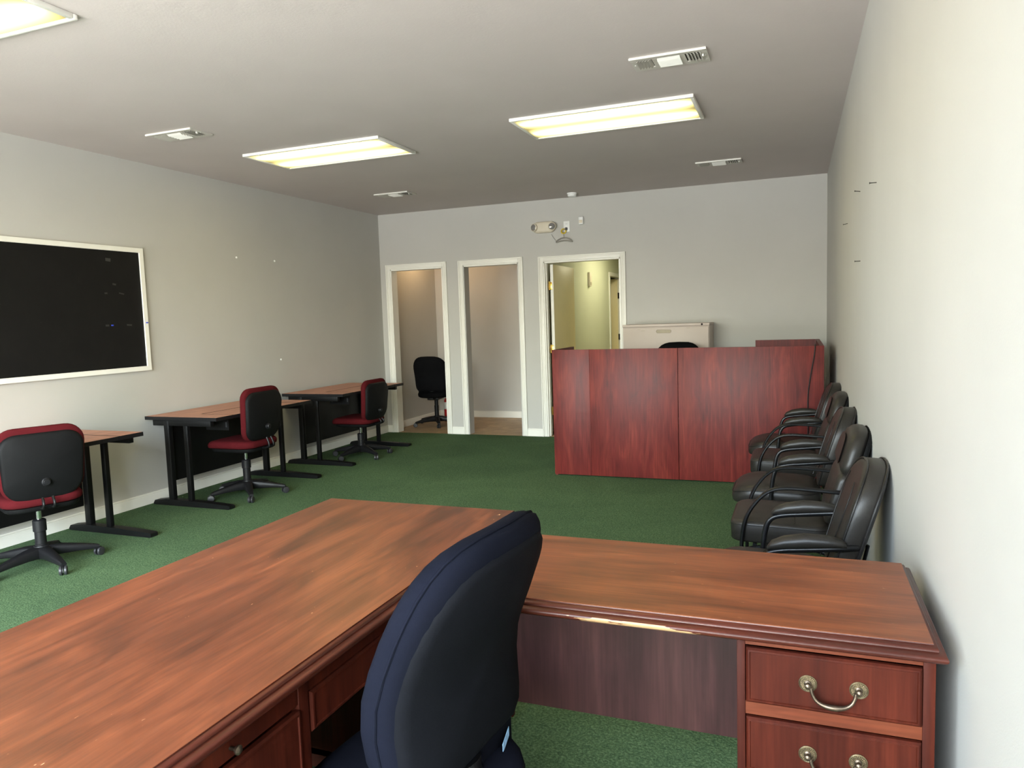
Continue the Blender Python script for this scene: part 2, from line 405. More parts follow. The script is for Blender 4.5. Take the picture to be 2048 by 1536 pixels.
for k in range(4):
    a = WX0 + k * (WX1 - WX0 - 0.05) / 4 + 0.05; b = WX0 + (k + 1) * (WX1 - WX0 - 0.05) / 4
    obj('pane', box(a, b, YF - 0.062, YF - 0.058, WZ0 + 0.05, WZ1 - 0.05), 'window_glass', win, smooth=False)
por_d = bpy.data.lights.new('window_portal', 'AREA'); por_d.shape = 'RECTANGLE'; por_d.size = WX1 - WX0; por_d.size_y = WZ1 - WZ0
por_d.cycles.is_portal = True
por = bpy.data.objects.new('window_portal', por_d); C.objects.link(por)
por.location = ((WX0 + WX1) / 2, YF - 0.11, (WZ0 + WZ1) / 2); por.rotation_euler = (rad(90), 0, 0)
struct('pavement', box(-16, 12, -20, YF - T, -0.12, -0.06), 'pavement', 'pale concrete pavement outside the shop window', 'pavement', smooth=False)

# baseboards
BBH = 0.092
def bb(name, g, label): return struct(name, g, 'white_trim', label, 'baseboard', smooth=True)
def bbx(x0, x1, y): return add(G(), box(x0, x1, y - 0.014, y, 0, BBH - 0.012), box(x0, x1, y - 0.009, y, BBH - 0.012, BBH, 0.003))
bb('baseboard_left', add(G(), box(XL, XL + 0.014, YF, YB, 0, BBH - 0.012), box(XL, XL + 0.009, YF, YB, BBH - 0.012, BBH, 0.003)), 'white baseboard along the wall of training tables')
g = box(0, -0.014, 0, YB - YF - 0.02, 0, BBH, 0.003)
g = ([(p[0] + XR(p[1] + YF), p[1] + YF, p[2]) for p in g[0]], g[1])
bb('baseboard_right', g, 'white baseboard behind the leather armchairs')
CW = 0.062
for nm, a, b, lb in (('baseboard_back', DOORS[0][1] + CW, DOORS[1][0] - CW, 'short white baseboard between the first two doorways'),
                     ('baseboard_back_2', DOORS[1][1] + CW, DOORS[2][0] - CW, 'short white baseboard between the second and third doorways'),
                     ('baseboard_back_3', DOORS[2][1] + CW, XR(YB), 'white baseboard behind the filing cabinet'),
                     ('baseboard_back_4', XL, DOORS[0][0] - CW, 'short stub of white baseboard in the far left corner')):
    bb(nm, bbx(a, b, YB), lb)
# door casings and jambs
for k, (a, b, h) in enumerate(DOORS):
    lbl = ['white moulded casing round the doorway with the black chair', 'white moulded casing round the empty middle doorway', 'white moulded casing round the doorway with the open door'][k]
    t = thing('trim_%d' % (k + 1), lbl, 'door casing'); t['kind'] = 'structure'
    y = YB
    def side(x0, x1, outer):
        g = add(G(), box(x0, x1, y - 0.012, y, 0, h + CW, 0.002))
        ox = (x0, x0 + 0.016) if outer < 0 else (x1 - 0.016, x1)
        ix = (x1 - 0.014, x1 - 0.004) if outer < 0 else (x0 + 0.004, x0 + 0.014)
        return add(g, box(ox[0], ox[1], y - 0.024, y - 0.012, 0, h + CW, 0.004), box(ix[0], ix[1], y - 0.018, y - 0.012, 0, h + 0.01, 0.003),
                   box(x0 + 0.026, x0 + 0.034, y - 0.017, y - 0.012, 0, h + 0.03, 0.002))
    obj('side_casing', side(a - CW, a, -1), 'white_trim', t); obj('side_casing', side(b, b + CW, 1), 'white_trim', t)
    obj('head_casing', add(G(), box(a, b, y - 0.012, y, h, h + CW, 0.002), box(a - CW + 0.016, b + CW - 0.016, y - 0.024, y - 0.012, h + CW - 0.016, h + CW, 0.004),
        box(a + 0.0, b - 0.0, y - 0.018, y - 0.012, h + 0.004, h + 0.014, 0.003), box(a, b, y - 0.017, y - 0.012, h + 0.026, h + 0.034, 0.002)), 'white_trim', t)
    jm = ('white_trim', 'closet_paint', 'white_trim')[k]
    obj('jamb', box(a, a + 0.012, y - 0.006, y + T + 0.012, 0, h), jm, t, smooth=False); obj('jamb', box(b - 0.012, b, y - 0.006, y + T + 0.012, 0, h), jm, t, smooth=False)
    obj('head_jamb', box(a, b, y - 0.006, y + T + 0.012, h - 0.014, h), 'white_trim', t, smooth=False)
    if k == 2:
        obj('door_stop', box(a + 0.012, a + 0.024, y + 0.03, y + 0.06, 0, h - 0.014), 'white_trim', t, smooth=False)
        obj('door_stop', box(b - 0.024, b - 0.012, y + 0.03, y + 0.06, 0, h - 0.014), 'white_trim', t, smooth=False)
# rooms behind the far wall
YC = 9.70
struct('wall_closet_back', box(XL - 0.1, -2.95, YC, YC + 0.1, 0, 2.5), 'closet_paint', 'end wall seen through the two narrow doorways', 'wall', smooth=False)
struct('wall_closet_right', box(-3.02, -2.90, YB + T, YC, 0, 2.5), 'closet_paint', 'partition on the right of the narrow back room', 'wall', smooth=False)
struct('ceiling_closet', box(XL - 0.1, -2.9, YB + T, YC + 0.1, 2.45, 2.52), 'ceiling_paint', 'ceiling of the narrow back room', 'ceiling', smooth=False)
bb('baseboard_closet', bbx(XL, -3.02, YC), 'white baseboard across the end of the back room')
bb('baseboard_closet_left', box(XL, XL + 0.013, YB + T, YC, 0, BBH, 0.003), 'white baseboard beside the black chair in the back room')
bb('baseboard_closet_right', box(-3.034, -3.02, YB + T + 0.013, YC - 0.014, 0, BBH, 0.003), 'white baseboard on the back room partition')
HX = -2.83
D4 = (11.72, 12.52, 2.03)
struct('wall_hall_left', add(G(), box(HX - 0.09, HX, YB + T, D4[0], 0, 2.5), box(HX - 0.09, HX, D4[1], 13.6, 0, 2.5), box(HX - 0.09, HX, D4[0], D4[1], D4[2], 2.5)), 'hall_paint', 'pale green hallway wall beyond the open door', 'wall', smooth=False)
struct('wall_hall_right', box(-1.70, -1.60, YB + T, 13.6, 0, 2.5), 'hall_paint', 'right hand wall of the hallway', 'wall', smooth=False)
struct('wall_hall_end', box(-4.0, -1.6, 13.6, 13.7, 0, 2.5), 'hall_paint', 'far end wall of the hallway', 'wall', smooth=False)
struct('ceiling_hall', box(HX - 0.1, -1.6, YB + T, 13.7, 2.45, 2.52), 'ceiling_paint', 'ceiling of the hallway', 'ceiling', smooth=False)
struct('wall_side_room', add(G(), box(-4.0, -3.95, YC + 0.1, 13.6, 0, 2.5), box(-4.0, HX - 0.09, YC + 0.1, 13.6, 2.45, 2.5)), 'closet_paint', 'dark side room behind the hallway door', 'wall', smooth=False)
t = thing('trim_4', 'pale casing round the hallway side door with black hinges', 'door casing'); t['kind'] = 'structure'
for y0, y1 in ((D4[0] - CW, D4[0]), (D4[1], D4[1] + CW)): obj('side_casing', box(HX, HX + 0.016, y0, y1, 0, D4[2] + CW, 0.003), 'white_trim', t)
obj('head_casing', box(HX, HX + 0.016, D4[0], D4[1], D4[2], D4[2] + CW, 0.003), 'white_trim', t)
for y0, y1 in ((D4[0], D4[0] + 0.015), (D4[1] - 0.015, D4[1])): obj('jamb', box(HX - 0.1, HX + 0.003, y0, y1, 0, D4[2]), 'white_trim', t, smooth=False)
d4 = thing('door_4', 'hallway side door ajar on black hinges', 'door', (HX - 0.05, D4[1] - 0.02, 0), 0); d4['kind'] = 'structure'
obj('door_slab', rot(box(-0.70, 0.0, -0.035, 0.0, 0.01, D4[2] - 0.02, 0.002), 'Z', rad(12)), 'cream_door', d4)
for z in (0.25, 1.03, 1.73): obj('hinge', add(G(), box(-0.02, 0.045, -0.024, -0.008, z - 0.05, z + 0.05, 0.002), mv(cyl(0.008, z - 0.05, z + 0.05, 10), 0.03, -0.03)), 'black_metal', d4)
d3 = thing('door_3', 'cream office door standing open on brass hinges', 'door', (DOORS[2][0] + 0.03, YB + T + 0.01, 0), 0); d3['kind'] = 'structure'
obj('door_slab', box(0.004, 0.040, 0.004, 0.868, 0.012, 2.02, 0.002), 'cream_door', d3)
obj('hinge_edge', box(0.004, 0.040, 0.000, 0.004, 0.012, 2.02), 'white_trim', d3)
for z in (0.29, 1.03, 1.77):
    obj('hinge', add(G(), box(-0.028, 0.024, -0.006, -0.001, z - 0.045, z + 0.045, 0.001), mv(cyl(0.007, z - 0.047, z + 0.047, 10), -0.006, -0.010), mv(cyl(0.009, z + 0.047, z + 0.053, 10), -0.006, -0.010)), 'brass', d3)
hk = thing('hall_light', 'flat ceiling light of the hallway', 'ceiling light', (-2.2, 10.75, 2.45))
obj('housing', box(-0.2, 0.2, -0.6, 0.6, -0.03, 0.0, 0.004), 'white_metal', hk); obj('lens', box(-0.18, 0.18, -0.58, 0.58, -0.036, -0.03), 'hall_lens', hk, smooth=False)
cl = thing('closet_bulb', 'warm bare bulb on the back room ceiling', 'light bulb', (-4.55, 9.0, 2.45))
obj('socket', cyl(0.05, -0.04, 0.0, 16, bev=0.006), 'white_plastic', cl)
obj('glass_bulb', lathe([(0.014, -0.04), (0.018, -0.06), (0.032, -0.09), (0.034, -0.11), (0.024, -0.135), (0.004, -0.145)], 16), 'bulb', cl)
ch = thing('door_chime', 'small cream chime box high on the hallway wall', 'chime', (HX, 10.45, 1.93))
obj('cover', box(0, 0.035, -0.055, 0.055, -0.10, 0.10, 0.008), 'beige_plastic', ch); obj('grille', box(0.035, 0.038, -0.03, 0.03, -0.08, -0.04, 0.001), 'beige_dark', ch)

# ================================================================== executive desk and its return
TOPZ = 0.760
EDGE = [(-0.030, TOPZ - 0.0465), (-0.008, TOPZ - 0.046), (-0.001, TOPZ - 0.043), (0.004, TOPZ - 0.036), (0.005, TOPZ - 0.030), (0.002, TOPZ - 0.023), (-0.004, TOPZ - 0.019),
        (-0.010, TOPZ - 0.0175), (-0.0105, TOPZ - 0.014), (-0.009, TOPZ - 0.0135), (-0.012, TOPZ - 0.007), (-0.018, TOPZ - 0.0035), (-0.0185, TOPZ - 0.0005)]
EDGE = [(d, TOPZ - (TOPZ - z) * 0.74) for d, z in EDGE]
def desk_top(t, x0, x1, y0, y1, veneer, edge):
    obj('edge_moulding', molded(x0, x1, y0, y1, EDGE), edge, t, angle=50)
    obj('desktop', box(x0 + 0.0185, x1 - 0.0185, y0 + 0.0185, y1 - 0.0185, TOPZ - 0.004, TOPZ + 0.0005), veneer, t, smooth=False)
def bail_pull(dr, x, y, z, nrm='y', half=0.0475):
    """antique bail pull: two ribbed rosettes, posts and a drop handle; faces -y, or +x when nrm is 'x'"""
    m = Matrix.Translation((x, y, z)) @ (Matrix.Rotation(rad(90), 4, 'Z') if nrm == 'x' else Matrix.Identity(4))
    for s in (-1, 1):
        g = lathe([(0.0178, 0.0), (0.0178, -0.002), (0.0162, -0.0036), (0.0145, -0.002), (0.0140, -0.002)], 24, 'y')
        obj('rosette', xf(mv(g, s * half), m), 'bronze_bright', dr)
        ribs = G()
        for i in range(24):
            a = 2 * pi * i / 24
            add(ribs, mv(rot(box(0.0090, 0.0142, -0.0034, -0.001, -0.0007, 0.0007), 'Y', a), s * half))
        obj('rosette_rib', xf(ribs, m), 'old_bronze', dr, smooth=False)
        obj('post', xf(mv(lathe([(0.008, -0.001), (0.0075, -0.004), (0.0045, -0.006), (0.004, -0.011), (0.006, -0.013), (0.0055, -0.017), (0.002, -0.0195)], 14, 'y'), s * half), m), 'old_bronze', dr)
    q = half - 0.006
    pts = [(-q, -0.013, -0.002), (-q + 0.001, -0.014, -0.012), (-q + 0.008, -0.016, -0.026), (-q + 0.022, -0.018, -0.034), (0, -0.019, -0.036), (q - 0.022, -0.018, -0.034), (q - 0.008, -0.016, -0.026), (q - 0.001, -0.014, -0.012), (q, -0.013, -0.002)]
    obj('bail', xf(tube(pts, 0.0036, 10, radii=lambda u: 1.0 + 0.75 * math.exp(-((u - 0.5) / 0.13) ** 2)), m), 'old_bronze', dr)
def drawer(t, x0, x1, y, z0, z1, mat='drawer_wood', pull=True):
    """lipped drawer front facing -y"""
    prof = [(0.0, 0.014), (0.0, 0.005), (-0.004, 0.001), (-0.0075, 0.0005), (-0.009, 0.003), (-0.011, 0.003)]
    rings = [[(x0 - d, y - 0.010 + w, z0 - d), (x1 + d, y - 0.010 + w, z0 - d), (x1 + d, y - 0.010 + w, z1 + d), (x0 - d, y - 0.010 + w, z1 + d)] for d, w in prof]
    dr = obj('drawer', loft(rings), mat, t, angle=30)
    if pull: bail_pull(dr, (x0 + x1) / 2 + 0.0045, y - 0.0075, z1 - 0.060)
    return dr
RX0, RX1, RY0, RY1 = -0.867, 0.262, 1.545, 2.065
ret = thing('desk_return', 'mahogany desk return with brass pulls, beside the right wall', 'desk return')
desk_top(ret, RX0, RX1, RY0, RY1, 'desk_veneer_x', 'desk_edge_worn')
PX0, PX1, PY0, PY1 = -0.121, 0.250, RY0 + 0.026, RY1 - 0.03
obj('pedestal_body', add(G(), box(PX0, PX0 + 0.018, PY0 + 0.02, PY1, 0.06, 0.7255), box(PX1 - 0.018, PX1, PY0 + 0.02, PY1, 0.06, 0.7255), box(PX0 + 0.018, PX1 - 0.018, PY1 - 0.015, PY1, 0.06, 0.7255),
    box(PX0 + 0.018, PX1 - 0.018, PY0 + 0.02, PY1 - 0.015, 0.06, 0.08)), 'drawer_wood', ret, smooth=False)
obj('stile', box(PX0, PX0 + 0.017, PY0, PY0 + 0.02, 0.0, 0.7255, 0.001), 'drawer_wood', ret); obj('stile', box(PX1 - 0.022, PX1, PY0, PY0 + 0.02, 0.0, 0.7255, 0.001), 'drawer_wood', ret)
for z0, z1 in ((0.709, 0.7255), (0.556, 0.585), (0.404, 0.433), (0.05, 0.13)): obj('rail', box(PX0 + 0.017, PX1 - 0.022, PY0 + 0.003, PY0 + 0.02, z0, z1), 'rail_wood', ret, smooth=False)
for z0, z1 in ((0.587, 0.706), (0.435, 0.554), (0.132, 0.402)): drawer(ret, PX0 + 0.019, PX1 - 0.024, PY0, z0, z1)
obj('modesty_panel', box(RX0 + 0.03, PX0, 1.955, 1.973, 0.275, 0.7255), 'panel_wood', ret, smooth=False)

MX0, MX1, MY0, MY1 = -1.650, -0.879, 0.30, 2.303
dsk = thing('executive_desk', 'large mahogany executive desk with scratched glossy top', 'desk')
desk_top(dsk, MX0, MX1, MY0, MY1, 'desk_veneer_y', 'desk_edge')
FX = MX1 - 0.030       # front face (faces +x)
KY0, KY1 = 1.160, 1.815
for y0, y1 in ((MY0 + 0.05, KY0 - 0.028), (KY1 + 0.028, MY1 - 0.04)):
    obj('pedestal_body', add(G(), box(MX0 + 0.05, FX - 0.02, y0, y0 + 0.018, 0.05, 0.7255), box(MX0 + 0.05, FX - 0.02, y1 - 0.018, y1, 0.05, 0.7255), box(MX0 + 0.05, MX0 + 0.068, y0, y1, 0.05, 0.7255), box(MX0 + 0.05, FX - 0.02, y0, y1, 0.05, 0.07)), 'drawer_wood', dsk, smooth=False)
    obj('plinth', box(MX0 + 0.06, FX - 0.03, y0 + 0.01, y1 - 0.01, 0.0, 0.05), 'desk_edge', dsk, smooth=False)
    # face frame
    obj('stile', box(FX - 0.02, FX, y0, y0 + 0.024, 0.05, 0.7255, 0.001), 'drawer_wood', dsk); obj('stile', box(FX - 0.02, FX, y1 - 0.002, y1 + 0.028 if y1 < 1.5 else y1 - 0.024, 0.05, 0.7255, 0.001), 'drawer_wood', dsk)
    def side_drawer(z0, z1, pull):
        prof = [(0.0, -0.014), (0.0, -0.004), (-0.004, 0.0), (-0.008, 0.0005), (-0.0095, -0.002), (-0.0115, -0.002)]
        a, b = y0 + 0.026, (y1 - 0.004 if y1 < 1.5 else y1 - 0.026)
        rings = [[(FX + 0.006 + w, a - d, z0 - d), (FX + 0.006 + w, b + d, z0 - d), (FX + 0.006 + w, b + d, z1 + d), (FX + 0.006 + w, a - d, z1 + d)] for d, w in prof]
        dr = obj('drawer', loft(rings), 'drawer_wood', dsk, angle=30)
        if pull: bail_pull(dr, FX + 0.004, (a + b) / 2, z1 - 0.07, 'x')
        return dr
    # writing slide with a knob under the top, drawers below
    yk = 0.945 if y1 < 1.5 else (y0 + y1) / 2
    sl = obj('writing_slide', box(FX - 0.3, FX - 0.002, y0 + 0.026, (y1 - 0.004 if y1 < 1.5 else y1 - 0.026), 0.672, 0.7245), 'drawer_wood', dsk, smooth=False)
    obj('knob', mv(lathe([(0.0035, -0.004), (0.0035, 0.008), (0.006, 0.011), (0.0085, 0.015), (0.0085, 0.018), (0.005, 0.021), (0.001, 0.0215)], 16, 'x'), FX, yk, 0.690), 'old_bronze', sl)
    side_drawer(0.53, 0.662, True); side_drawer(0.36, 0.51, True); side_drawer(0.08, 0.34, True)
obj('apron', box(FX - 0.018, FX - 0.002, KY0, KY1, 0.684, 0.7255), 'drawer_wood', dsk, smooth=False)
prof = [(0.0, -0.014), (0.0, -0.004), (-0.004, 0.0), (-0.008, 0.0005), (-0.0095, -0.002), (-0.0115, -0.002)]
obj('centre_drawer', loft([[(FX + 0.004 + w, KY0 + 0.004 - d, 0.598 - d), (FX + 0.004 + w, KY1 - 0.004 + d, 0.598 - d), (FX + 0.004 + w, KY1 - 0.004 + d, 0.682 + d), (FX + 0.004 + w, KY0 + 0.004 - d, 0.682 + d)] for d, w in prof]), 'drawer_wood', dsk, angle=30)
obj('drawer_box', box(FX - 0.42, FX - 0.014, KY0 + 0.012, KY1 - 0.012, 0.602, 0.68), 'drawer_wood', dsk, smooth=False)
obj('back_panel', box(MX0 + 0.03, MX0 + 0.048, MY0 + 0.05, MY1 - 0.04, 0.10, 0.7255), 'drawer_wood', dsk, smooth=False)

# ================================================================== office chairs on castors
def star_base(t, z_hub, ang0, r=0.295, mat='black_plastic'):
    for k in range(5):
        a = ang0 + 2 * pi * k / 5
        prof = [(0.02, 0.036, 0.125, 0.055), (0.10, 0.030, 0.118, 0.058), (0.20, 0.024, 0.098, 0.056), (r - 0.012, 0.018, 0.078, 0.050), (r + 0.012, 0.016, 0.070, 0.052)]
        rings = []
        for x, w, zt, zb in prof:
            zc = (zt + zb) / 2
            rings.append([(x, -w, zb + 0.006), (x, -w * 0.8, zb), (x, w * 0.8, zb), (x, w, zb + 0.006), (x, w, zt - 0.008), (x, w * 0.7, zt), (x, -w * 0.7, zt), (x, -w, zt - 0.008)])
        leg = obj('base_leg', rot(loft(rings), 'Z', a), mat, t, angle=50)
        ca = a + (0.7 if k % 2 else -0.5)
        m = Matrix.Translation((r * cos(a), r * sin(a), 0)) @ Matrix.Rotation(ca, 4, 'Z')
        w = G()
        for s in (-1, 1): add(w, mv(lathe([(0.016, -0.009), (0.025, -0.007), (0.027, -0.003), (0.027, 0.005), (0.024, 0.008), (0.008, 0.009)], 18, 'y'), 0.012, s * 0.013, 0.027))
        hood = [(0.012 + 0.030 * cos(u), 0.027 + 0.030 * sin(u)) for u in [pi * i / 10 for i in range(-1, 12)]]
        inner = [(0.012 + 0.0275 * cos(u), 0.027 + 0.0275 * sin(u)) for u in [pi * i / 10 for i in range(11, -2, -1)]]
        cas = obj('caster', xf(w, m), 'caster_grey', t)
        obj('caster_fork', xf(add(G(), prism(hood + inner, -0.0032, 0.0032, 'y'), cyl(0.007, 0.045, 0.062, 10)), m), mat, cas)
    obj('hub', lathe([(0.030, 0.05), (0.046, 0.056), (0.048, 0.105), (0.040, 0.130), (0.030, 0.134)], 20), mat, t)

def task_chair(label, loc, face, base_ang, seat_z=0.455, back_z=0.665):
    """armless red task chair; local +x is where the sitter faces"""
    t = thing('task_chair', label, 'chair', loc, face, 'red task chairs at the training tables')
    star_base(t, 0.13, base_ang - face)
    top = seat_z - 0.085
    obj('column_cover', lathe([(0.034, 0.05), (0.034, 0.14), (0.031, 0.142), (0.031, top - 0.165), (0.037, top - 0.162), (0.037, top - 0.096), (0.029, top - 0.090)], 20), 'black_plastic', t)
    obj('gas_column', cyl(0.0150, top - 0.10, top + 0.005, 14), 'chrome', t)
    m = obj('mechanism', add(G(), box(-0.10, 0.10, -0.055, 0.055, top + 0.012, top + 0.034, 0.004), box(-0.16, -0.06, -0.03, 0.03, top + 0.004, top + 0.022, 0.004)), 'black_metal', t)
    obj('tilt_plate', box(-0.085, 0.03, -0.075, 0.075, top - 0.003, top + 0.013, 0.002), 'silver_plate', t)
    obj('lever', tube([(0.02, -0.05, top + 0.012), (0.04, -0.14, top + 0.008), (0.05, -0.20, top + 0.006)], 0.005, 8), 'chrome', m)
    seat = pad(rrect(0.46, 0.43, 0.10, 6), 0.045, -0.02, 0.035, 0.012, 0.0)
    seat = warp(mv(seat, 0.02), lambda x, y, z: (x, y, z + seat_z - 0.042 - 0.55 * max(0, x - 0.13) ** 2 * 1.6 + 0.10 * y * y))
    obj('seat', seat, 'red_fabric', t, angle=60)
    obj('seat_pan', warp(mv(pad(rrect(0.42, 0.39, 0.09, 6), 0.0, -0.03, 0.02, 0.0, 0.0), 0.01), lambda x, y, z: (x, y, z + seat_z - 0.060 - 0.5 * max(0, x - 0.13) ** 2)), 'black_shell', t, angle=60)
    # backrest: outline in (y, z), cushion towards +x, shell towards -x
    def place(g, x0):
        def f(u, v, w):
            bend = 0.45 * u * u + 0.10 * (v / 0.2) ** 2 * 0.25
            return (x0 + w + bend - 0.10 * (v + 0.2), u, back_z + v)
        return warp(g, f)
    out = rrect(0.445, 0.445, 0.12, 7, 0.10)
    out = [(u * (1.0 + 0.05 * (v / 0.2)), v) for u, v in out]
    obj('backrest', place(pad(out, 0.055, -0.006, 0.035, 0.012, 0.0), -0.205), 'red_fabric', t, angle=60)
    inn = [(u * 0.95, v * 0.90 - 0.012) for u, v in out]
    sh = obj('back_shell', place(pad(inn, 0.0, -0.022, 0.018, 0.0, 0.006), -0.212), 'black_shell', t, angle=60)
    kz = -0.100
    obj('adjust_knob', mv(lathe([(0.026, 0.006), (0.024, -0.004), (0.020, -0.006), (0.019, -0.018), (0.016, -0.021), (0.002, -0.0215)], 18, 'x'), -0.236 - 0.10 * (kz + 0.2), 0, back_z + kz), 'black_plastic', sh)
    for s in (-1, 1):
        obj('back_bracket', tube([(-0.06, s * 0.022, top + 0.018), (-0.17, s * 0.026, top + 0.014), (-0.262, s * 0.028, top + 0.022), (-0.272, s * 0.028, top + 0.05), (-0.246, s * 0.026, back_z - 0.19)], 0.008, 8), 'black_metal', t)
    return t
task_chair('red task chair at the training table nearest the camera', (-4.30, 3.05, 0), rad(157), rad(-16), 0.465, 0.652)
task_chair('red task chair at the middle training table', (-4.315, 4.88, 0), rad(181), rad(-44), 0.482, 0.693)
task_chair('red task chair at the farthest training table', (-4.325, 6.64, 0), rad(181), rad(-28), 0.425, 0.600)

def manager_chair(name, label, loc, face, base_ang, mats, seat_z=0.49, top_z=1.02, w=0.49, group=None, tagged=False):
    """high backed swivel chair with a rounded back; local +x is where the sitter faces"""
    cush, shell, plast = mats
    t = thing(name, label, 'chair', loc, face, group)
    star_base(t, 0.13, base_ang - face, 0.30, plast)
    obj('column_cover', lathe([(0.030, 0.05), (0.030, seat_z - 0.20), (0.026, seat_z - 0.198), (0.026, seat_z - 0.09)], 18), plast, t)
    obj('mechanism', add(G(), box(-0.14, 0.12, -0.075, 0.075, seat_z - 0.115, seat_z - 0.072, 0.012), box(-0.25, -0.10, -0.04, 0.04, seat_z - 0.10, seat_z - 0.075, 0.008)), plast, t)
    seat = warp(mv(pad(rrect(0.42, 0.42, 0.15, 6), 0.05, -0.03, 0.04, 0.015, 0.0), -0.045), lambda x, y, z: (x, y, z + seat_z - 0.05 - 0.6 * max(0, x - 0.14) ** 2 + 0.12 * y * y))
    obj('seat', seat, cush, t, angle=60)
    hgt = 0.46; zc = top_z - hgt / 2
    n = 16; out = []
    for i in range(n + 1):                                 # domed top
        a = pi * i / n
        out.append((w / 2 * cos(a) if abs(cos(a)) < 1e-9 else math.copysign(abs(cos(a)) ** 0.56, cos(a)) * w / 2, 0.01 + 0.22 * abs(sin(a)) ** 0.80))
    for v, s in ((-0.05, 1.0), (-0.11, 0.99), (-0.16, 0.97), (-0.20, 0.92), (-0.225, 0.82), (-0.23, 0.55)): out.append((-w / 2 * s, v))
    for v, s in ((-0.23, 0.55), (-0.225, 0.82), (-0.20, 0.92), (-0.16, 0.97), (-0.11, 0.99), (-0.05, 1.0)): out.append((w / 2 * s, v))
    def place(g, x0):
        def f(u, v, ww):
            lum = 0.045 * math.exp(-((v + 0.07) / 0.15) ** 2)
            return (x0 + ww + 0.95 * u * u + lum - 0.16 * (v + 0.1), u, zc + v)
        return warp(g, f)
    obj('backrest', place(pad(out, 0.060, -0.028, 0.042, 0.012, 0.0), -0.235), cush, t, angle=60)
    edge_loop = [(u * 0.995, v * 0.995) for u, v in out]
    seam = place(([(u, v, 0.002) for u, v in edge_loop], []), -0.235)[0]
    obj('seam', tube(seam + [seam[0]], 0.0035, 6, smooth=0), cush, t)
    inn = [(u * 0.935, (v + 0.23) * 0.93 - 0.232) for u, v in out]
    sh = obj('back_shell', place(pad(inn, 0.0, -0.036, 0.02, 0.0, 0.004), -0.235), shell, t, angle=60)
    cov = obj('lower_cover', warp(box(-0.205, -0.165, -0.185, 0.185, seat_z - 0.05, zc - 0.20, 0.014, 3), lambda x, y, z: (x + 0.7 * y * y, y, z)), cush, t, angle=60)
    if tagged:
        obj('maker_tag', warp(box(-0.2065, -0.2055, -0.148, -0.104, seat_z + 0.004, seat_z + 0.024), lambda x, y, z: (x + 0.7 * y * y, y, z - 0.35 * (y + 0.12))), 'tag_paper', cov, 'pale blue paper tag', smooth=False)
    obj('back_bar', tube([(-0.10, 0, seat_z - 0.09), (-0.175, 0, seat_z - 0.085), (-0.188, 0, seat_z - 0.03), (-0.186, 0, seat_z + 0.04)], 0.032, 8, 0.010), plast, t)
    return t
NF = rad(84 + 90)
bc = (-0.515 + 0.28 * cos(NF), 1.266 + 0.28 * sin(NF))
manager_chair('manager_chair', 'navy upholstered swivel chair pushed in at the mahogany desk', (bc[0], bc[1], 0), NF, rad(40), ('navy_fabric', 'navy_shell', 'black_plastic'), 0.49, 1.025, 0.485, tagged=True)
manager_chair('swivel_chair', 'black swivel chair standing in the leftmost doorway room', (-4.555, 8.86, 0), rad(98), rad(-58), ('black_fabric', 'black_fabric', 'black_plastic'), 0.47, 0.945, 0.47, 'black swivel chairs')
manager_chair('swivel_chair', 'black swivel chair behind the reception counter, only its top showing', (-1.12, 7.25, 0), rad(270), rad(20), ('black_fabric', 'black_fabric', 'black_plastic'), 0.52, 1.115, 0.47, 'black swivel chairs')

